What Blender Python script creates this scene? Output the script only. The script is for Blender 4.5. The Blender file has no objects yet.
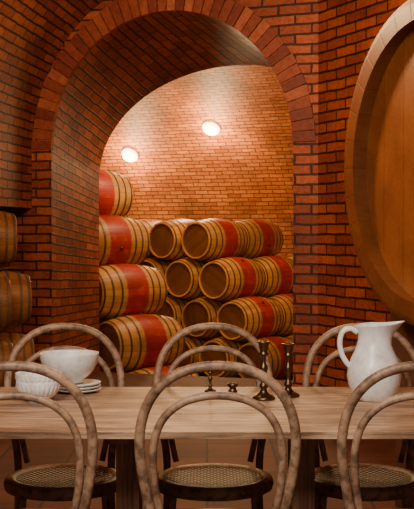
import bpy, math, random
from mathutils import Vector, Matrix
random.seed(7)
scene=bpy.context.scene
COL=scene.collection
F=1100.0
H=1.32
# ------------------------------------------------------------------ materials
def newmat(name):
    m=bpy.data.materials.new(name); m.use_nodes=True
    nt=m.node_tree; b=nt.nodes['Principled BSDF']
    return m,nt,b
def N(nt,t,**k):
    n=nt.nodes.new(t)
    for a,v in k.items(): setattr(n,a,v)
    return n
def L(nt,a,b): nt.links.new(a,b)
def ramp(nt,fac,stops):
    r=N(nt,'ShaderNodeValToRGB')
    e=r.color_ramp.elements
    e[0].position=stops[0][0]; e[0].color=(*stops[0][1],1)
    e[1].position=stops[-1][0]; e[1].color=(*stops[-1][1],1)
    for p,c in stops[1:-1]:
        x=e.new(p); x.color=(*c,1)
    L(nt,fac,r.inputs[0]); return r.outputs[0]
def mix(nt,fac,a,b,mode='MIX'):
    n=N(nt,'ShaderNodeMix',data_type='RGBA',blend_type=mode)
    if isinstance(fac,(int,float)): n.inputs[0].default_value=fac
    else: L(nt,fac,n.inputs[0])
    for i,v in ((6,a),(7,b)):
        if isinstance(v,tuple): n.inputs[i].default_value=(*v,1)
        else: L(nt,v,n.inputs[i])
    return n.outputs[2]
def math_(nt,op,a,b=None):
    n=N(nt,'ShaderNodeMath',operation=op)
    for i,v in enumerate((a,b)):
        if v is None: continue
        if isinstance(v,(int,float)): n.inputs[i].default_value=v
        else: L(nt,v,n.inputs[i])
    return n.outputs[0]
def noise(nt,vec,scale,detail=4,rough=.55):
    n=N(nt,'ShaderNodeTexNoise'); n.inputs['Scale'].default_value=scale
    n.inputs['Detail'].default_value=detail; n.inputs['Roughness'].default_value=rough
    if vec is not None: L(nt,vec,n.inputs['Vector'])
    return n.outputs['Fac']
def bump(nt,b,h,strength=.5,dist=.01):
    n=N(nt,'ShaderNodeBump'); n.inputs['Strength'].default_value=strength
    n.inputs['Distance'].default_value=dist
    L(nt,h,n.inputs['Height']); L(nt,n.outputs[0],b.inputs['Normal'])

def brick_mat(name,c1,c2,mortar,bw=.25,rh=.072,ms=.007,rough=.55):
    m,nt,b=newmat(name)
    tc=N(nt,'ShaderNodeTexCoord')
    uv=tc.outputs['UV']
    nz=N(nt,'ShaderNodeTexNoise'); nz.inputs['Scale'].default_value=7; L(nt,uv,nz.inputs['Vector'])
    sub=N(nt,'ShaderNodeVectorMath',operation='SUBTRACT'); L(nt,nz.outputs['Color'],sub.inputs[0]); sub.inputs[1].default_value=(.5,.5,.5)
    sc=N(nt,'ShaderNodeVectorMath',operation='SCALE'); L(nt,sub.outputs[0],sc.inputs[0]); sc.inputs['Scale'].default_value=.018
    ad=N(nt,'ShaderNodeVectorMath',operation='ADD'); L(nt,uv,ad.inputs[0]); L(nt,sc.outputs[0],ad.inputs[1])
    bt=N(nt,'ShaderNodeTexBrick'); L(nt,ad.outputs[0],bt.inputs['Vector'])
    bt.inputs['Color1'].default_value=(*c1,1); bt.inputs['Color2'].default_value=(*c2,1)
    bt.inputs['Mortar'].default_value=(*mortar,1)
    bt.inputs['Scale'].default_value=1; bt.inputs['Mortar Size'].default_value=ms
    bt.inputs['Mortar Smooth'].default_value=.3; bt.inputs['Bias'].default_value=-.1
    bt.inputs['Brick Width'].default_value=bw; bt.inputs['Row Height'].default_value=rh
    v1=noise(nt,uv,1.3,5); v2=noise(nt,uv,28,5,.7)
    c=mix(nt,1.0,bt.outputs['Color'],ramp(nt,v1,[(.3,(.5,.45,.42)),(.7,(1.25,1.2,1.1))]),'MULTIPLY')
    c=mix(nt,1.0,c,ramp(nt,v2,[(.25,(.5,.45,.4)),(.6,(1.1,1.1,1.1))]),'MULTIPLY')
    L(nt,c,b.inputs['Base Color']); b.inputs['Roughness'].default_value=rough
    h=math_(nt,'SUBTRACT',math_(nt,'MULTIPLY',v2,.35),bt.outputs['Fac'])
    bump(nt,b,h,1.0,.018)
    return m
M_brick=brick_mat('brick_red',(.56,.125,.032),(.26,.045,.014),(.05,.018,.010),ms=.008)
M_brick_v=brick_mat('brick_vault',(.50,.15,.042),(.24,.058,.02),(.05,.018,.010),rh=.068,ms=.008)
M_brick_b=brick_mat('brick_back',(.58,.19,.042),(.34,.09,.02),(.10,.034,.014),bw=.22,rh=.07,ms=.007)
def vous_mat():
    m,nt,b=newmat('brick_voussoir')
    g=N(nt,'ShaderNodeAttribute',attribute_name='rnd')
    tc=N(nt,'ShaderNodeTexCoord')
    v2=noise(nt,tc.outputs['Object'],28,5,.7)
    c=ramp(nt,g.outputs['Fac'],[(0,(.22,.038,.014)),(.5,(.38,.078,.025)),(1,(.54,.14,.045))])
    c=mix(nt,1.0,c,ramp(nt,v2,[(.25,(.5,.45,.4)),(.6,(1.1,1.1,1.1))]),'MULTIPLY')
    L(nt,c,b.inputs['Base Color']); b.inputs['Roughness'].default_value=.55
    bump(nt,b,v2,.5,.008); return m
M_vous=vous_mat()
def stave_mat(name,base,dark,red=None,redw=.17,rough=.45,n=26,ed=.45,jit=(.82,1.12)):
    m,nt,b=newmat(name)
    tc=N(nt,'ShaderNodeTexCoord'); sx=N(nt,'ShaderNodeSeparateXYZ'); L(nt,tc.outputs['UV'],sx.inputs[0])
    u=math_(nt,'MULTIPLY',sx.outputs[0],n)
    fl=math_(nt,'FLOOR',u); fr=math_(nt,'FRACT',u)
    oi=N(nt,'ShaderNodeObjectInfo')
    wn=N(nt,'ShaderNodeTexWhiteNoise',noise_dimensions='2D')
    cb=N(nt,'ShaderNodeCombineXYZ'); L(nt,fl,cb.inputs[0]); L(nt,oi.outputs['Random'],cb.inputs[1]); L(nt,cb.outputs[0],wn.inputs['Vector'])
    mp=N(nt,'ShaderNodeMapping'); mp.inputs['Scale'].default_value=(60,60,5); L(nt,tc.outputs['Object'],mp.inputs[0])
    g=noise(nt,mp.outputs[0],1,5,.6)
    col=mix(nt,g,dark,base)
    if red is not None:
        pt=noise(nt,tc.outputs['Object'],9,5,.65)
        ab=math_(nt,'ABSOLUTE',sx.outputs[1])
        mr=N(nt,'ShaderNodeMapRange'); L(nt,math_(nt,'ADD',ab,math_(nt,'MULTIPLY',g,.03)),mr.inputs[0])
        mr.inputs[1].default_value=redw; mr.inputs[2].default_value=redw+.02; mr.inputs[3].default_value=1; mr.inputs[4].default_value=0
        rc=mix(nt,g,tuple(x*.6 for x in red),red)
        rc=mix(nt,ramp(nt,pt,[(.55,(0,0,0)),(.8,(.35,.35,.35))]),rc,base)
        col=mix(nt,mr.outputs[0],col,rc)
    col=mix(nt,1.0,col,ramp(nt,wn.outputs['Value'],[(0,(jit[0],)*3),(1,(jit[1],)*3)]),'MULTIPLY')
    rv=ramp(nt,oi.outputs['Random'],[(0,(.8,.76,.72)),(1,(1.18,1.18,1.18))])
    col=mix(nt,1.0,col,rv,'MULTIPLY')
    dirt=noise(nt,tc.outputs['Object'],4,4,.6)
    col=mix(nt,1.0,col,ramp(nt,dirt,[(.35,(.78,.74,.70)),(.6,(1.05,1.05,1.05))]),'MULTIPLY')
    edge=math_(nt,'MINIMUM',math_(nt,'MULTIPLY',math_(nt,'MINIMUM',fr,math_(nt,'SUBTRACT',1.0,fr)),22),1.0)
    col=mix(nt,edge,mix(nt,1.0,col,(ed,ed,ed),'MULTIPLY'),col)
    L(nt,col,b.inputs['Base Color']); b.inputs['Roughness'].default_value=rough
    bump(nt,b,math_(nt,'ADD',edge,math_(nt,'MULTIPLY',g,.3)),.3,.003)
    return m
M_stave=stave_mat('oak_stave',(.82,.46,.13),(.58,.28,.07),red=(.62,.045,.028),redw=.14,ed=.6)
M_stave2=stave_mat('oak_stave_plain_dim',(.40,.16,.035),(.20,.07,.018))  # plain oak, colour darkened so the left casks look dimly lit
M_stave3=stave_mat('cask_stave',(.26,.085,.02),(.12,.036,.01),n=30,ed=.8,jit=(.92,1.05))
M_bhead=stave_mat('oak_head_shaded',(.26,.11,.03),(.13,.05,.014),n=9)  # head oak darkened: shadow on the barrel ends put into the colour
M_bhead3=stave_mat('cask_head',(.40,.135,.026),(.22,.065,.013),n=7,rough=.38,ed=.75,jit=(.93,1.05))
def simple(name,c,rough=.5,metal=0,nscale=30,var=.25,bs=.15,coat=0):
    m,nt,b=newmat(name)
    tc=N(nt,'ShaderNodeTexCoord'); n=noise(nt,tc.outputs['Object'],nscale,4)
    col=mix(nt,n,tuple(x*(1-var) for x in c),tuple(min(1,x*(1+var*.6)) for x in c))
    L(nt,col,b.inputs['Base Color']); b.inputs['Roughness'].default_value=rough; b.inputs['Metallic'].default_value=metal
    b.inputs['Coat Weight'].default_value=coat
    bump(nt,b,n,bs,.003); return m
M_hoop=simple('iron_hoop',(.15,.08,.045),.5,.3)
def enamel():
    m,nt,b=newmat('white_enamel')
    tc=N(nt,'ShaderNodeTexCoord'); n=noise(nt,tc.outputs['Object'],16,6,.65); n2=noise(nt,tc.outputs['Object'],60,4,.7)
    c=ramp(nt,n,[(.3,(.56,.54,.50)),(.5,(.76,.75,.72)),(.65,(.86,.85,.82))])
    c=mix(nt,1.0,c,ramp(nt,n2,[(.3,(.86,.85,.83)),(.5,(1,1,1))]),'MULTIPLY')
    L(nt,c,b.inputs['Base Color']); b.inputs['Roughness'].default_value=.3
    bump(nt,b,n,.25,.004); return m
M_white=enamel()
M_brass=simple('aged_brass',(.13,.085,.045),.36,1,40,.5,.2)
M_darkwood=simple('dark_timber',(.14,.055,.022),.6,0,20,.4,.3)
def wood(name,light,dark,sc,axis='X',rough=.5,bs=.2):
    m,nt,b=newmat(name)
    tc=N(nt,'ShaderNodeTexCoord'); mp=N(nt,'ShaderNodeMapping'); L(nt,tc.outputs['Object'],mp.inputs[0])
    mp.inputs['Scale'].default_value={'X':(1.8,11,11),'Z':(14,14,1.5),'A':(6,6,6)}[axis]
    g=noise(nt,mp.outputs[0],sc,8,.7)
    mp2=N(nt,'ShaderNodeMapping'); L(nt,tc.outputs['Object'],mp2.inputs[0])
    mp2.inputs['Scale'].default_value={'X':(3,60,60),'Z':(90,90,3),'A':(30,30,30)}[axis]
    g2=noise(nt,mp2.outputs[0],sc,3,.6)
    c=ramp(nt,g,[(.36,dark),(.47,tuple((a+d)/2 for a,d in zip(light,dark))),(.58,light)])
    c=mix(nt,1.0,c,ramp(nt,g2,[(.36,(.48,.46,.44)),(.56,(1.08,1.08,1.08))]),'MULTIPLY')
    if axis=='X':
        g3=noise(nt,tc.outputs['Object'],3.5,5,.6)
        c=mix(nt,1.0,c,ramp(nt,g3,[(.38,(.68,.64,.60)),(.60,(1.08,1.08,1.08))]),'MULTIPLY')
    L(nt,c,b.inputs['Base Color']); b.inputs['Roughness'].default_value=rough
    bump(nt,b,g2,bs,.003); return m
M_table=wood('table_wood',(.54,.36,.225),(.20,.11,.06),1.7,'X',.5,.4)
M_leg=wood('table_leg_wood',(.26,.12,.055),(.14,.06,.028),1.6,'Z',.55)
M_chair=wood('bentwood',(.34,.205,.12),(.17,.09,.048),1.2,'A',.5)
def cane():
    m,nt,b=newmat('cane_weave')
    tc=N(nt,'ShaderNodeTexCoord'); sx=N(nt,'ShaderNodeSeparateXYZ'); L(nt,tc.outputs['Object'],sx.inputs[0])
    a=math_(nt,'SINE',math_(nt,'MULTIPLY',sx.outputs[0],260)); c=math_(nt,'SINE',math_(nt,'MULTIPLY',sx.outputs[1],200))
    p=math_(nt,'MULTIPLY',a,c)
    col=ramp(nt,math_(nt,'ADD',math_(nt,'MULTIPLY',p,.5),.5),[(.35,(.018,.011,.008)),(.58,(.06,.037,.026)),(.88,(.40,.30,.22))])
    L(nt,col,b.inputs['Base Color']); b.inputs['Roughness'].default_value=.55
    bump(nt,b,p,.6,.003); return m
M_cane=cane()
def floor_m():
    m,nt,b=newmat('terracotta_floor')
    tc=N(nt,'ShaderNodeTexCoord')
    bt=N(nt,'ShaderNodeTexBrick'); L(nt,tc.outputs['UV'],bt.inputs['Vector']); bt.offset=0
    bt.inputs['Color1'].default_value=(.13,.035,.014,1); bt.inputs['Color2'].default_value=(.085,.024,.01,1); bt.inputs['Mortar'].default_value=(.03,.012,.006,1)
    bt.inputs['Scale'].default_value=1; bt.inputs['Brick Width'].default_value=.4; bt.inputs['Row Height'].default_value=.4; bt.inputs['Mortar Size'].default_value=.008
    v=noise(nt,tc.outputs['UV'],3,6)
    c=mix(nt,1.0,bt.outputs['Color'],ramp(nt,v,[(.3,(.6,.6,.6)),(.7,(1.3,1.3,1.3))]),'MULTIPLY')
    L(nt,c,b.inputs['Base Color']); b.inputs['Roughness'].default_value=.7
    bump(nt,b,v,.3,.01); return m
M_floor=floor_m()
def emis(name,c,s):
    m,nt,b=newmat(name); b.inputs['Base Color'].default_value=(*c,1)
    b.inputs['Emission Color'].default_value=(*c,1); b.inputs['Emission Strength'].default_value=s; return m
M_bulb=emis('lamp_glow',(1,.74,.36),10)

# ------------------------------------------------------------------ mesh builder
class MB:
    def __init__(s): s.v=[];s.f=[];s.uv=[];s.m=[];s.sm=[];s.r=[]
    def face(s,pts,uvs=None,mat=0,smooth=False,r=0.):
        i=len(s.v); s.v+= [tuple(p) for p in pts]; s.f.append(list(range(i,i+len(pts))))
        s.uv.append(uvs or [(0,0)]*len(pts)); s.m.append(mat); s.sm.append(smooth); s.r.append(r)
    def grid(s,rows,uvs=None,mat=0,smooth=True,closed=False):
        i0=len(s.v); n=len(rows[0])
        for r in rows: s.v+=[tuple(p) for p in r]
        for a in range(len(rows)-1):
            for b in range(n if closed else n-1):
                b2=(b+1)%n
                s.f.append([i0+a*n+b,i0+a*n+b2,i0+(a+1)*n+b2,i0+(a+1)*n+b])
                if uvs:
                    if closed and b==n-1:
                        ua=(1.0,uvs[a][b][1]); ub=(1.0,uvs[a+1][b][1])
                        s.uv.append([uvs[a][b],ua,ub,uvs[a+1][b]])
                    else: s.uv.append([uvs[a][b],uvs[a][b2],uvs[a+1][b2],uvs[a+1][b]])
                else: s.uv.append([(0,0)]*4)
                s.m.append(mat(a,b) if callable(mat) else mat); s.sm.append(smooth); s.r.append(0.)
    def box(s,c,d,mat=0,R=None):
        hx,hy,hz=[x/2 for x in d]; c=Vector(c)
        P=[Vector((x,y,z)) for x in(-hx,hx) for y in(-hy,hy) for z in(-hz,hz)]
        if R: P=[R@p for p in P]
        P=[p+c for p in P]
        for q in ((0,1,3,2),(4,6,7,5),(0,4,5,1),(2,3,7,6),(0,2,6,4),(1,5,7,3)):
            s.face([P[k] for k in q],[(0,0),(d[0],0),(d[0],d[2]),(0,d[2])],mat)
    def lathe(s,prof,n=40,mat=0,smooth=True,mod=None,c=(0,0,0),matf=None):
        rows=[]
        for r,z in prof:
            row=[]
            for k in range(n):
                a=2*math.pi*k/n
                p=Vector((r*math.cos(a),r*math.sin(a),z))
                if mod: p=mod(p,a,r,z)
                row.append(p+Vector(c))
            rows.append(row)
        s.grid(rows,None,mat,smooth,True)
    def tube(s,pts,r,n=10,mat=0,closed=False,rf=None,flat=1.0):
        pts=[Vector(p) for p in pts]; m=len(pts); rows=[]
        up=None
        for i in range(m):
            if closed: t=(pts[(i+1)%m]-pts[i-1]).normalized()
            else: t=(pts[min(i+1,m-1)]-pts[max(i-1,0)]).normalized()
            if up is None:
                up=Vector((0,1,0)) if abs(t.y)<.8 else Vector((0,0,1))
            up=(up-t*up.dot(t)).normalized(); w=t.cross(up)
            rr=r if rf is None else r*rf(i/(m-1))
            rows.append([pts[i]+(up*math.cos(2*math.pi*k/n)*flat+w*math.sin(2*math.pi*k/n))*rr for k in range(n)])
        if closed: rows.append(rows[0])
        s.grid(rows,None,mat,True,True)
        if not closed:
            s.face(rows[0][::-1],None,mat); s.face(rows[-1],None,mat)
    def build(s,name,mats,parent=None,weld=False,bevel=0):
        me=bpy.data.meshes.new(name); me.from_pydata(s.v,[],s.f)
        ul=me.uv_layers.new(name='UVMap'); k=0
        for u in s.uv:
            for q in u: ul.data[k].uv=q; k+=1
        at=me.attributes.new('rnd','FLOAT','FACE')
        for i,r in enumerate(s.r): at.data[i].value=r
        for m in mats: me.materials.append(m)
        for i,p in enumerate(me.polygons): p.material_index=s.m[i]; p.use_smooth=s.sm[i]
        import bmesh
        bm=bmesh.new(); bm.from_mesh(me)
        if weld: bmesh.ops.remove_doubles(bm,verts=bm.verts,dist=1e-5)
        bmesh.ops.recalc_face_normals(bm,faces=bm.faces)
        bm.to_mesh(me); bm.free()
        ob=bpy.data.objects.new(name,me); COL.objects.link(ob)
        if bevel:
            md=ob.modifiers.new('bev','BEVEL'); md.width=bevel; md.segments=2; md.limit_method='ANGLE'
        if parent: ob.parent=parent
        return ob
def cr(P,n=6):
    P=[Vector(p) for p in P]; out=[]
    Q=[P[0]*2-P[1]]+P+[P[-1]*2-P[-2]]
    for i in range(1,len(Q)-2):
        a,b,c,d=Q[i-1:i+3]
        for k in range(n):
            t=k/n
            out.append(.5*((2*b)+(c-a)*t+(2*a-5*b+4*c-d)*t*t+(3*b-a-3*c+d)*t**3))
    out.append(P[-1]); return out
def empty(name,loc=(0,0,0),rz=0):
    e=bpy.data.objects.new(name,None); e.location=loc; e.rotation_euler=(0,0,rz); COL.objects.link(e); e.empty_display_size=.1; return e

# ------------------------------------------------------------------ architecture
Mv=Vector((-.30,8.32,0)); E=Vector((.935,-.354,0)).normalized(); HW=.9875
SPR=1.96; RISE=1.02
def wp(s,z,off=0):
    p=Mv+E*s; nrm=Vector((E.y,-E.x,0))  # toward camera
    if nrm.y>0: nrm=-nrm
    p=p+nrm*off; return Vector((p.x,p.y,z))
NA=48
prof=[(-HW,0.0),(-HW,.6),(-HW,1.3)]
for i in range(NA+1):
    a=math.pi-math.pi*i/NA
    prof.append((HW*math.cos(a),SPR+RISE*math.sin(a)))
prof+=[(HW,1.3),(HW,.6),(HW,0.0)]
# front arch wall
mb=MB()
def outer(s,z):
    if z<=SPR: return (-2.6 if s<0 else 3.2, z)
    dx,dz=s,(z-SPR)
    t=1e9
    if dx<-1e-6: t=min(t,-2.6/dx)
    if dx>1e-6: t=min(t,3.2/dx)
    if dz>1e-6: t=min(t,2.6/dz)
    return (dx*t,SPR+dz*t)
for i in range(len(prof)-1):
    q=[prof[i],outer(*prof[i]),outer(*prof[i+1]),prof[i+1]]
    mb.face([wp(*p) for p in q],q,0)
mb.build('wall_arch',[M_brick])
# soffit + jambs (tunnel through thick wall)
FL=Vector((-1.01,10.3,0)); FR=Vector((1.55,9.42,0))
FSPR=1.80; FR_RISE=1.0
far=[]
for s,z in prof:
    if z<SPR+1e-6 and abs(abs(s)-HW)<1e-6:
        p=FL if s<0 else FR; far.append(Vector((p.x,p.y,z*FSPR/SPR)))
    else:
        t=(s/HW+1)/2; p=FL.lerp(FR,t); far.append(Vector((p.x,p.y,FSPR+(z-SPR)/RISE*FR_RISE)))
near=[wp(*p) for p in prof]
rows=[];uvs=[]; NT=8
for j in range(NT+1):
    t=j/NT
    rows.append([a.lerp(b,t) for a,b in zip(near,far)])
arc=[0]
for i in range(1,len(near)): arc.append(arc[-1]+(near[i]-near[i-1]).length)
for j in range(NT+1): uvs.append([(j/NT*1.65+.1,a) for a in arc])
mb=MB(); mb.grid(rows,uvs,0,True); mb.build('wall_arch_passage',[M_brick],weld=True)
# voussoir ring
mb=MB(); RW=.17; nv=44
def ell(a,k): return ((HW+k)*math.cos(a),SPR+(RISE+k)*math.sin(a))
for layer in range(1):
    for i in range(nv):
        a0=math.pi-math.pi*(i+.06)/nv; a1=math.pi-math.pi*(i+.94)/nv
        o=.018+random.uniform(-.004,.004); r=random.random()
        k0=-.004; k1=RW+random.uniform(-.006,.006)
        q=[ell(a0,k0),ell(a0,k1),ell(a1,k1),ell(a1,k0)]
        f=[wp(*p,o) for p in q]; b=[wp(*p,-.02) for p in q]
        mb.face(f,None,0,False,r)
        for k in range(4):
            mb.face([f[k],f[(k+1)%4],b[(k+1)%4],b[k]],None,0,False,r)
mb.build('trim_arch_voussoirs',[M_vous],bevel=.003)
# left vault + flat ceiling, extruded toward camera
G=(FL-wp(-HW,0)).normalized()
LZ=1.5
vp=[(-1.165,LZ),(-1.165,1.75),(-1.165,1.9)]
VA,VB=1.165,1.34
for i in range(1,29):
    a=math.pi-math.pi/2*i/28
    vp.append((VA*math.cos(a),1.9+VB*math.sin(a)))
arc=[LZ]
for i in range(1,len(vp)): arc.append(arc[-1]+math.dist(vp[i],vp[i-1]))
rows=[];uvs=[]
for j in range(0,11):
    d=j*1.0-.05
    rows.append([wp(*p)-G*d for p in vp]); uvs.append([(-d,a) for a in arc])
mb=MB(); mb.grid(rows,uvs,0,True); mb.build('ceiling_vault_left',[M_brick_v],weld=True)
mb=MB()
for j in range(10):
    d0=j*1.0-.05; d1=d0+1
    q=[(0,3.24,d0),(6,3.6,d0),(6,3.6,d1),(0,3.24,d1)]
    mb.face([wp(s,z)-G*d for s,z,d in q],[(-d,s) for s,z,d in q],0)
mb.build('ceiling',[M_brick_v])
# left lower recess
mb=MB()
def lw(s,z,d): return wp(s,z)-G*d
for (s0,z0,s1,z1) in ((-1.95,0,-1.95,LZ),(-1.95,LZ,-1.165,LZ)):
    q=[(s0,z0,-.05),(s0,z0,9.95),(s1,z1,9.95),(s1,z1,-.05)]
    mb.face([lw(*p) for p in q],[(p[2],p[1] if s0==s1 else p[0]) for p in q],0)
mb.build('wall_left',[M_brick])
# right wall
C=Vector((.795,7.91,0)); RD=Vector((.419,-.908,0)).normalized()
mb=MB(); RL=9.3
a=C;b=C+RD*RL
mb.face([(a.x,a.y,0),(b.x,b.y,0),(b.x,b.y,3.8),(a.x,a.y,3.8)],[(0,0),(RL,0),(RL,3.8),(0,3.8)],0)
mb.build('wall_right',[M_brick])
# floors
mb=MB()
mb.face([(-6,-1.2,0),(6,-1.2,0),(6,8.0,0),(2.0,9.2,0),(FR.x,FR.y,0),(FL.x,FL.y,0),(-2.2,10.7,0),(-6,11,0)],
        [(-6,-1.2),(6,-1.2),(6,8),(2.0,9.2),(FR.x,FR.y),(FL.x,FL.y),(-2.2,10.7),(-6,11)],0)
mb.face([(-1.01-2,10.99,0),(FL.x,FL.y,0),(FR.x,FR.y,0),(FR.x,FR.y,-.6),(FL.x,FL.y,-.6),(-3.01,10.99,-.6)],None,0)
mb.build('floor',[M_floor])
mb=MB(); mb.face([(-8,8,-.6),(8,8,-.6),(8,21,-.6),(-8,21,-.6)],[(-8,8),(8,8),(8,21),(-8,21)],0); mb.build('floor_cellar',[M_floor])
# back face of the thick wall (seen from inside the cellar)
E2=(FR-FL).normalized()
mb=MB()
def bp(s,z): 
    p=FL+E2*s; return Vector((p.x,p.y,z))
W2=(FR-FL).length
fp=[((p-FL).dot(E2),p.z) for p in far]
fp[0]=(0,-.6); fp[-1]=(W2,-.6)
def outer2(s,z):
    if z<=FSPR: return (-6 if s<W2/2 else W2+6,z)
    dx,dz=s-W2/2,z-FSPR; t=1e9
    if abs(dx)>1e-6: t=min(t,(W2/2+6)/abs(dx))
    if dz>1e-6: t=min(t,3.2/dz)
    return (W2/2+dx*t,FSPR+dz*t)
for i in range(len(fp)-1):
    q=[fp[i],outer2(*fp[i]),outer2(*fp[i+1]),fp[i+1]]
    mb.face([bp(*p) for p in q],q,0)
mb.build('wall_cellar_front',[M_brick_b])
# cellar vault: far wall rising into a barrel vault
YW=17.6; AP=3.95; SP=.7
vp=[(YW,-.6),(YW,.1),(YW,SP)]
for i in range(1,33):
    a=math.pi*.735*i/32
    vp.append((YW-4.6+4.6*math.cos(a),SP+(AP-SP)*math.sin(a)))
arc=[-.6]
for i in range(1,len(vp)): arc.append(arc[-1]+math.dist(vp[i],vp[i-1]))
cr_rot=Matrix.Rotation(math.radians(-24),4,'Z')
rows=[];uvs=[]
for j in range(17):
    x=-8+j
    rows.append([Vector((0,15,0))+cr_rot@Vector((x,y-15,z)) for y,z in vp]); uvs.append([(x,a) for a in arc])
mb=MB(); mb.grid(rows,uvs,0,True); mb.build('ceiling_cellar_vault',[M_brick_b],weld=True)
for nm,x in (('wall_cellar_left',-5.5),('wall_cellar_right',6.5)):
    mb=MB(); mb.face([(x,8,-.6),(x,21,-.6),(x,21,4.5),(x,8,4.5)],[(8,-.6),(21,-.6),(21,4.5),(8,4.5)],0); mb.build(nm,[M_brick_b])

# ------------------------------------------------------------------ barrels
def barrel_mesh(name,Lb,rb,re,mats,n=40,hoops=(.475,.40,.27),hw=.028,chime=.03,hr=.004,tk=.07):
    # axis along local Z, centre origin ; mats: stave, head, hoop
    mb=MB()
    def R(z): return rb-(rb-re)*(abs(z)/(Lb/2))**2
    zs=[-Lb/2+Lb*i/28 for i in range(29)]
    rows=[];uvs=[]
    for z in zs:
        rows.append([Vector((R(z)*math.cos(2*math.pi*k/n),R(z)*math.sin(2*math.pi*k/n),z)) for k in range(n)])
        uvs.append([(k/n,z) for k in range(n)])
    mb.grid(rows,uvs,0,True,True)
    th=rb*tk
    for sg in (-1,1):
        z=sg*Lb/2; zi=sg*(Lb/2-chime)
        rr=[(R(z),z),(R(z)-th*.2,z+sg*.003),(R(z)-th,z),(R(zi)-th*1.05,zi)]
        rows=[[Vector((r*math.cos(2*math.pi*k/n),r*math.sin(2*math.pi*k/n),zz)) for k in range(n)] for r,zz in rr]
        uv=[[(k/n,.5) for k in range(n)] for _ in rr]
        mb.grid(rows,uv,0,False,True)
        r=R(zi)-th*1.0
        P=[Vector((r*math.cos(2*math.pi*k/n),r*math.sin(2*math.pi*k/n),zi)) for k in range(n)]
        mb.face(P,[(p.x/(2*r)+.5,.9) for p in P],1,False)
    for h in hoops:
        for sg in (-1,1):
            zc=sg*h*Lb*1.0
            z0,z1=zc-hw/2,zc+hw/2
            z0=max(z0,-Lb/2+.001); z1=min(z1,Lb/2-.001)
            rr=[(R(z0)-.001,z0),(R(z0)+hr,z0),(R(z1)+hr,z1),(R(z1)-.001,z1)]
            rows=[[Vector((r*math.cos(2*math.pi*k/n),r*math.sin(2*math.pi*k/n),zz)) for k in range(n)] for r,zz in rr]
            mb.grid(rows,None,2,False,True)
    # bung
    c=Vector((rb+.002,0,0)); bn=[]
    rows=[[c+Vector((dx,rr*math.cos(t*math.pi/6),rr*math.sin(t*math.pi/6))) for t in range(12)] for rr,dx in ((rb*.07,-.01),(rb*.07,.006),(rb*.05,.012))]
    mb.grid(rows,None,1,False,True); mb.face(rows[-1],None,1)
    ob=mb.build(name,mats)
    me=ob.data; bpy.data.objects.remove(ob); return me
def put(me,name,c,ax,roll=0):
    ob=bpy.data.objects.new(name,me); COL.objects.link(ob)
    z=Vector(ax).normalized(); q=z.to_track_quat('Z','Y')
    ob.matrix_world=Matrix.Translation(Vector(c))@q.to_matrix().to_4x4()@Matrix.Rotation(roll,4,'Z')
    return ob
ME_w=barrel_mesh('wine_barrel_mesh',.82,.289,.235,[M_stave,M_bhead,M_hoop],hw=.018,hoops=(.475,.36,.24))
DP=.58; VPt=.5025
def stack(base,rows,cols,ranks,z0,A):
    A=A.normalized(); B=Vector((-A.y,A.x,0))
    for k in range(rows):
        for j in range(cols[k]):
            for q in range(ranks[k]):
                if q>0 and j>1: continue
                c=base+B*(DP*(k*.5+j))+A*(.835*q)
                put(ME_w,'wine_barrel',(c.x,c.y,z0+VPt*k),A,random.uniform(0,6.28))
# right stack
head0=Vector(((250-207)/F*13.6,13.6,0))
A1=Vector((.62,.78,0)).normalized()
stack(head0+A1*.41,4,[4,4,3,3],[3,3,3,2],-.6+.29,A1)
# left stack
base=Vector((-.49,10.85,0))
stack(base,5,[2,2,2,2,2],[1]*5,-.6+.29,Vector((.75,.66,0)))
# casks at front left
ME_c=barrel_mesh('cask_mesh',.60,.209,.168,[M_stave2,M_bhead,M_hoop],hoops=(.475,.38,.24),hw=.018)
ax=Vector((.95,.30,0)).normalized()
for col in range(3):
    for r in range(3):
        y=7.75-.46*col
        xw=-1.385-(8.73-y)*.13
        sh=(-.15,-.05,-.03)[r]
        put(ME_c,'small_cask',(xw+sh,y,(.402,.837,1.272)[2-r]),ax,random.uniform(0,6))
rk=MB()
for dx in (-.2,.15):
    for k in range(4):
        z0,z1=((0,.19),(.6135,.6265),(1.0485,1.0605),(0,0))[k]
        if z1==0: continue
        a=Vector((-1.385-(8.73-8.15)*.13+dx-.1,8.15,(z0+z1)/2)); b=Vector((-1.385-(8.73-6.65)*.13+dx-.1,6.65,(z0+z1)/2))
        mid=(a+b)/2; ang=math.atan2((b-a).y,(b-a).x)
        rk.box(mid,((b-a).length,.05,z1-z0),0,Matrix.Rotation(ang,3,'Z'))
rk.build('cask_rack',[M_darkwood])
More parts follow.
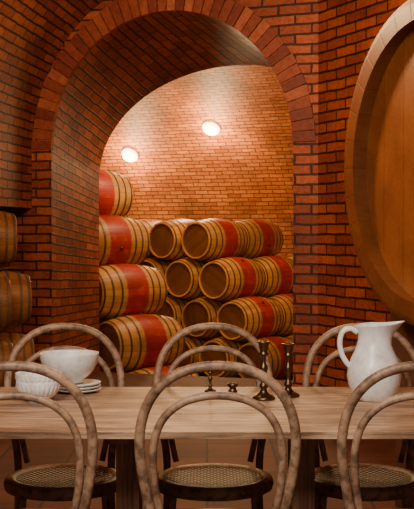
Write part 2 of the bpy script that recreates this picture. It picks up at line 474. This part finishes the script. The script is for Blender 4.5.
# giant cask right
ME_g=barrel_mesh('great_cask_mesh',.86,.755,.70,[M_stave3,M_bhead3,M_hoop],n=96,hoops=(.46,.30),hw=.06,chime=.08,hr=.008,tk=.12)
nrm=Vector((.94,.34,0)).normalized()
hc=Vector((.905,4.70,1.62))
gc=hc+nrm*.43
gk=put(ME_g,'great_wine_cask',gc,nrm,0)
st=MB()
pr=Vector((-nrm.y,nrm.x,0))
for t in (-.2,.22):
    for k in range(-8,8):
        w0,w1=k*.07,(k+1)*.07
        Rr=.752
        def zz(w): return gc.z-math.sqrt(Rr*Rr-w*w)-.001
        for (o0,o1) in ((-.05,.05),):
            P=[]
            for (w,z) in ((w0,.55),(w1,.55),(w1,zz(w1)),(w0,zz(w0))):
                P.append(((gc+pr*w+nrm*(t+o0)),(gc+pr*w+nrm*(t+o1)),z))
            f=[(p[0].x,p[0].y,p[2]) for p in P]; g=[(p[1].x,p[1].y,p[2]) for p in P]
            st.face(f); st.face(g); st.face([f[3],f[2],g[2],g[3]]); st.face([f[0],f[1],g[1],g[0]])
            if k==-8: st.face([f[0],f[3],g[3],g[0]])
            if k==7: st.face([f[1],f[2],g[2],g[1]])
    ang=math.atan2(nrm.y,nrm.x)
    for w in (-.45,.45):
        p=gc+pr*w+nrm*t; st.box((p.x,p.y,.275),(.1,.12,.55),0,Matrix.Rotation(ang,3,'Z'))
for w in (-.45,.45):
    p=gc+pr*w+nrm*.01; st.box((p.x,p.y,.12),(.5,.07,.1),0,Matrix.Rotation(math.atan2(nrm.y,nrm.x),3,'Z'))
st.build('cask_stand',[M_darkwood])

# ------------------------------------------------------------------ table
TZ=.726
T=empty('dining_table',(0,3.7075,0))
mb=MB()
bw=.945/5
for i in range(5):
    mb.box((.02,-.4725+bw*(i+.5),TZ-.010),(2.05,bw-.0018,.020),0)
mb.build('top',[M_table],T,bevel=.002)
mb=MB()
for x in (-.86,-.262,.318,.90):
    mb.box((x,0,.36),(.075,.20,.64),0); mb.box((x,0,.03),(.08,.70,.06),0); mb.box((x,0,.69),(.07,.78,.032),0)
mb.build('trestle',[M_leg],T,bevel=.003)

# ------------------------------------------------------------------ chairs
SZ=.408
TOP=.947
def yb(z):
    if z<SZ: return -.205-.06*(1-z/SZ)
    return -.205-.085*(z-SZ)/(TOP-SZ)
def hoop_pts(half):
    Pp=[(-x,yb(z),z) for x,z in half[::-1]]+[(x,yb(z),z) for x,z in half[1:]]
    return cr(Pp,5)
chair_meshes=None
def chair(loc,rz):
    global chair_meshes
    e=empty('bentwood_chair',loc,rz)
    if chair_meshes is None:
        parts=[]
        def add(mb,nm,mats):
            o=mb.build(nm,mats,e); parts.append((nm,o.data))
        mb=MB()
        out=[(0,.947),(.06,.941),(.115,.922),(.16,.889),(.193,.843),(.213,.785),(.2195,.72),(.214,.65),(.200,.57),(.186,.50),(.178,.43),(.178,.30),(.186,.15),(.20,.0)]
        mb.tube(hoop_pts(out),.0145,12)
        add(mb,'back_hoop_and_rear_legs',[M_chair])
        mb=MB()
        inn=[(0,.862),(.05,.857),(.10,.84),(.142,.808),(.168,.765),(.181,.71),(.182,.65),(.175,.58),(.160,.51),(.142,.432)]
        Pp=[(-x,yb(z)+.004,z) for x,z in inn[::-1]]+[(x,yb(z)+.004,z) for x,z in inn[1:]]
        mb.tube(cr(Pp,5),.0115,12)
        add(mb,'inner_hoop',[M_chair])
        mb=MB()
        ring=[(.170,SZ+.006),(.180,SZ+.016),(.198,SZ+.02),(.215,SZ+.012),(.220,SZ-.004),(.215,SZ-.024),(.198,SZ-.03),(.18,SZ-.028),(.170,SZ-.01),(.170,SZ+.006)]
        mb.lathe(ring,48)
        add(mb,'seat_ring',[M_chair])
        mb=MB(); mb.lathe([(.0001,SZ+.002),(.08,SZ+.004),(.176,SZ+.011)],40); mb.lathe([(.0001,SZ-.004),(.174,SZ-.002)],40)
        add(mb,'cane_seat',[M_cane])
        mb=MB()
        for sx in (-1,1):
            mb.tube(cr([(sx*.145,.14,SZ-.015),(sx*.152,.155,.30),(sx*.17,.18,.12),(sx*.19,.20,0)],6),.0145,10,rf=lambda t:1.15-.4*t)
        add(mb,'front_legs',[M_chair])
        mb=MB()
        mb.tube([(.19*math.cos(2*math.pi*k/36),-.02+.19*math.sin(2*math.pi*k/36),.235) for k in range(36)],.009,8,closed=True)
        add(mb,'stretcher_ring',[M_chair])
        chair_meshes=parts
    else:
        for nm,me in chair_meshes:
            o=bpy.data.objects.new(nm,me); COL.objects.link(o); o.parent=e
for x,r in ((-.545,.02),(.03,0),(.603,-.02)):
    chair((x,3.325,0),r)
for x,r in ((-.522,math.pi+.12),(.024,math.pi),(.574,math.pi-.12)):
    chair((x,4.01,0),r)

# ------------------------------------------------------------------ tableware
def obj(mb,name,mats,loc,rz=0,sc=1,weld=True):
    o=mb.build(name,mats,weld=weld); o.location=loc; o.rotation_euler=(0,0,rz); o.scale=(sc,)*3; return o
# pitcher
mb=MB()
P=[(.0001,.004),(.05,.004),(.058,0),(.066,.004),(.078,.025),(.090,.055),(.095,.085),(.092,.115),(.082,.145),(.069,.172),(.060,.195),(.0565,.215),(.058,.235),(.063,.252),(.068,.264),(.070,.268),(.066,.268),(.060,.252),(.054,.232),(.052,.21),(.06,.18),(.08,.14),(.086,.09),(.07,.03),(.0001,.02)]
def spout(p,a,r,z):
    w=max(0,math.cos(a))**5; k=max(0,(z-.195)/.073)
    p=p+Vector((w*k**1.5*.040,0,w*k*.010))
    b=max(0,-math.cos(a))
    p.z+= -b*k*.006
    if k>0: p.y*=1-.25*w*k
    return p
mb.lathe(P,64,0,True,spout)
hp=cr([(-.060,0,.238),(-.085,0,.252),(-.112,0,.240),(-.122,0,.205),(-.116,0,.165),(-.10,0,.135),(-.085,0,.118)],8)
mb.tube(hp,.0095,12,0,flat=1.2)
obj(mb,'white_pitcher',[M_white],(.588,3.86,TZ),.05)
# bowls
def bowl(R,Hh,flute=0,n=96):
    mb=MB()
    prof=[(.0001,.008),(R*.38,.008),(R*.40,0),(R*.46,0),(R*.47,.012)]
    for i in range(1,13):
        t=i/12; prof.append((R*(.47+.53*math.sin(t*math.pi/2)**.9),.012+(Hh-.012)*t**1.25))
    prof.append((R*1.0-.001,Hh+.003)); prof.append((R-.006,Hh))
    for i in range(11,-1,-1):
        t=i/12; prof.append((R*(.47+.53*math.sin(t*math.pi/2)**.9)-.007,.02+(Hh-.02)*t**1.25))
    prof.append((.0001,.018))
    def md(p,a,r,z):
        if flute and .012<z<Hh-.008 :
            k=1+.045*abs(math.cos(a*flute/2))-.022
            p.x*=k;p.y*=k
        return p
    mb.lathe(prof,n,0,True,md); return mb
pl=MB()
for k in range(3):
    z=.0115*k
    pl.lathe([(.0001,z+.003),(.045,z+.003),(.048,z),(.052,z+.001),(.075,z+.007),(.086,z+.012),(.0865,z+.0145),(.083,z+.0145),(.055,z+.0075),(.0001,z+.0065)],56)
obj(pl,'plate_stack',[M_white],(-.478,4.05,TZ))
obj(bowl(.108,.105),'serving_bowl',[M_white],(-.507,4.045,TZ+.0385))
obj(bowl(.078,.072,26,208),'ribbed_bowl',[M_white],(-.585,3.81,TZ))
obj(bowl(.080,.072,26,208),'ribbed_bowl',[M_white],(-.585,3.81,TZ+.028))
# candlesticks
def stick(Hh,R):
    mb=MB(); s=Hh/.2
    pf=[(.0001,0),(R,0),(R*1.02,.004),(R*.98,.009),(R*.8,.013),(R*.55,.018),(R*.35,.026),(R*.26,.036),(R*.36,.042),(R*.40,.047),(R*.34,.052),(R*.22,.058),(R*.2,.075),(R*.27,.092),(R*.36,.104),(R*.38,.110),(R*.3,.117),(R*.2,.124),(R*.19,.14),(R*.24,.150),(R*.42,.155),(R*.44,.159),(R*.3,.163),(R*.34,.170),(R*.42,.180),(R*.46,.192),(R*.58,.197),(R*.58,.2),(R*.38,.2),(R*.34,.185),(.0001,.182)]
    mb.lathe([(r,z*s) for r,z in pf],36); return mb
obj(stick(.205,.040),'brass_candlestick',[M_brass],(.200,3.87,TZ))
obj(stick(.19,.040),'brass_candlestick',[M_brass],(.292,3.94,TZ))
obj(stick(.09,.022),'small_candle_holder',[M_brass],(.012,4.06,TZ))
tl=MB(); tl.lathe([(.0001,0),(.016,0),(.018,.004),(.012,.010),(.012,.016),(.019,.022),(.02,.032),(.017,.032),(.015,.024),(.0001,.022)],30)
obj(tl,'tealight_cup',[M_brass],(.095,4.05,TZ))

# ------------------------------------------------------------------ lights
def point(name,loc,e,c,r=.1):
    l=bpy.data.lights.new(name,'POINT'); l.energy=e; l.color=c; l.shadow_soft_size=r
    o=bpy.data.objects.new(name,l); o.location=loc; COL.objects.link(o); return o
def area(name,loc,target,e,c,s):
    l=bpy.data.lights.new(name,'AREA'); l.energy=e; l.color=c; l.size=s
    o=bpy.data.objects.new(name,l); o.location=loc; COL.objects.link(o)
    o.rotation_euler=(Vector(target)-Vector(loc)).to_track_quat('-Z','Y').to_euler(); return o
W=(1,.60,.24)
def pix(px,py,d): return Vector(((px-207)/F*d,d,H-(py-231)/F*d))
def surf(px,py):
    # march along a ray until it meets the cellar vault (to mount the lamps on it)
    d=12.0
    while d<21:
        p=pix(px,py,d); q=cr_rot.inverted()@(p-Vector((0,15,0))); y=q.y+15; z=q.z
        if z>SP and ((y-(YW-4.6))/4.6)**2+((z-SP)/(AP-SP))**2>=1:
            n=Vector((0,-(y-(YW-4.6))/4.6**2,-(z-SP)/(AP-SP)**2)).normalized()
            return p,(cr_rot.to_3x3()@n)
        d+=.02
    return pix(px,py,17),Vector((0,-1,0))
for px,py in ((212,126),(131,153)):
    s_,n_=surf(px,py)
    point('cellar_lamp_light',s_+n_*.42,120,(1,.70,.34),.08)
    mb=MB(); mb.lathe([(.0001,-.08),(.06,-.07),(.11,-.04),(.135,0),(.135,.01),(.0001,.012)],28,0)
    o=obj(mb,'cellar_lamp',[M_bulb],s_+n_*.06)
    o.rotation_euler=n_.to_track_quat('-Z','Y').to_euler()
point('cellar_fill_a',(-.6,13.6,2.7),75,W,.3)
point('cellar_fill_b',(2.4,13.0,2.7),50,W,.3)
point('cellar_fill_c',(.2,11.2,2.9),130,(1,.68,.34),.3)
point('room_fill_a',(.0,5.6,2.55),92,(1,.60,.28),.12)  # added warm fill for the front brickwork, no fixture
point('room_fill_b',(.2,2.2,2.8),85,(1,.82,.64),.35)  # added unseen fill above the table, no pendant modelled
area('room_fill_c',(-.8,.6,2.9),(0,3.7,.7),120,(1,.92,.82),.9)  # added soft fill aimed at the table from out of view
w=bpy.data.worlds.new('world'); scene.world=w; w.use_nodes=True
w.node_tree.nodes['Background'].inputs[0].default_value=(1,.85,.7,1)
w.node_tree.nodes['Background'].inputs[1].default_value=.2
# ------------------------------------------------------------------ camera
cam=bpy.data.cameras.new('camera'); co=bpy.data.objects.new('camera',cam); COL.objects.link(co)
cam.sensor_fit='HORIZONTAL'; cam.sensor_width=36; cam.lens=36*F/414
co.location=(0,0,H); co.rotation_euler=(math.pi/2-math.atan(23.5/F),0,0)
scene.camera=co
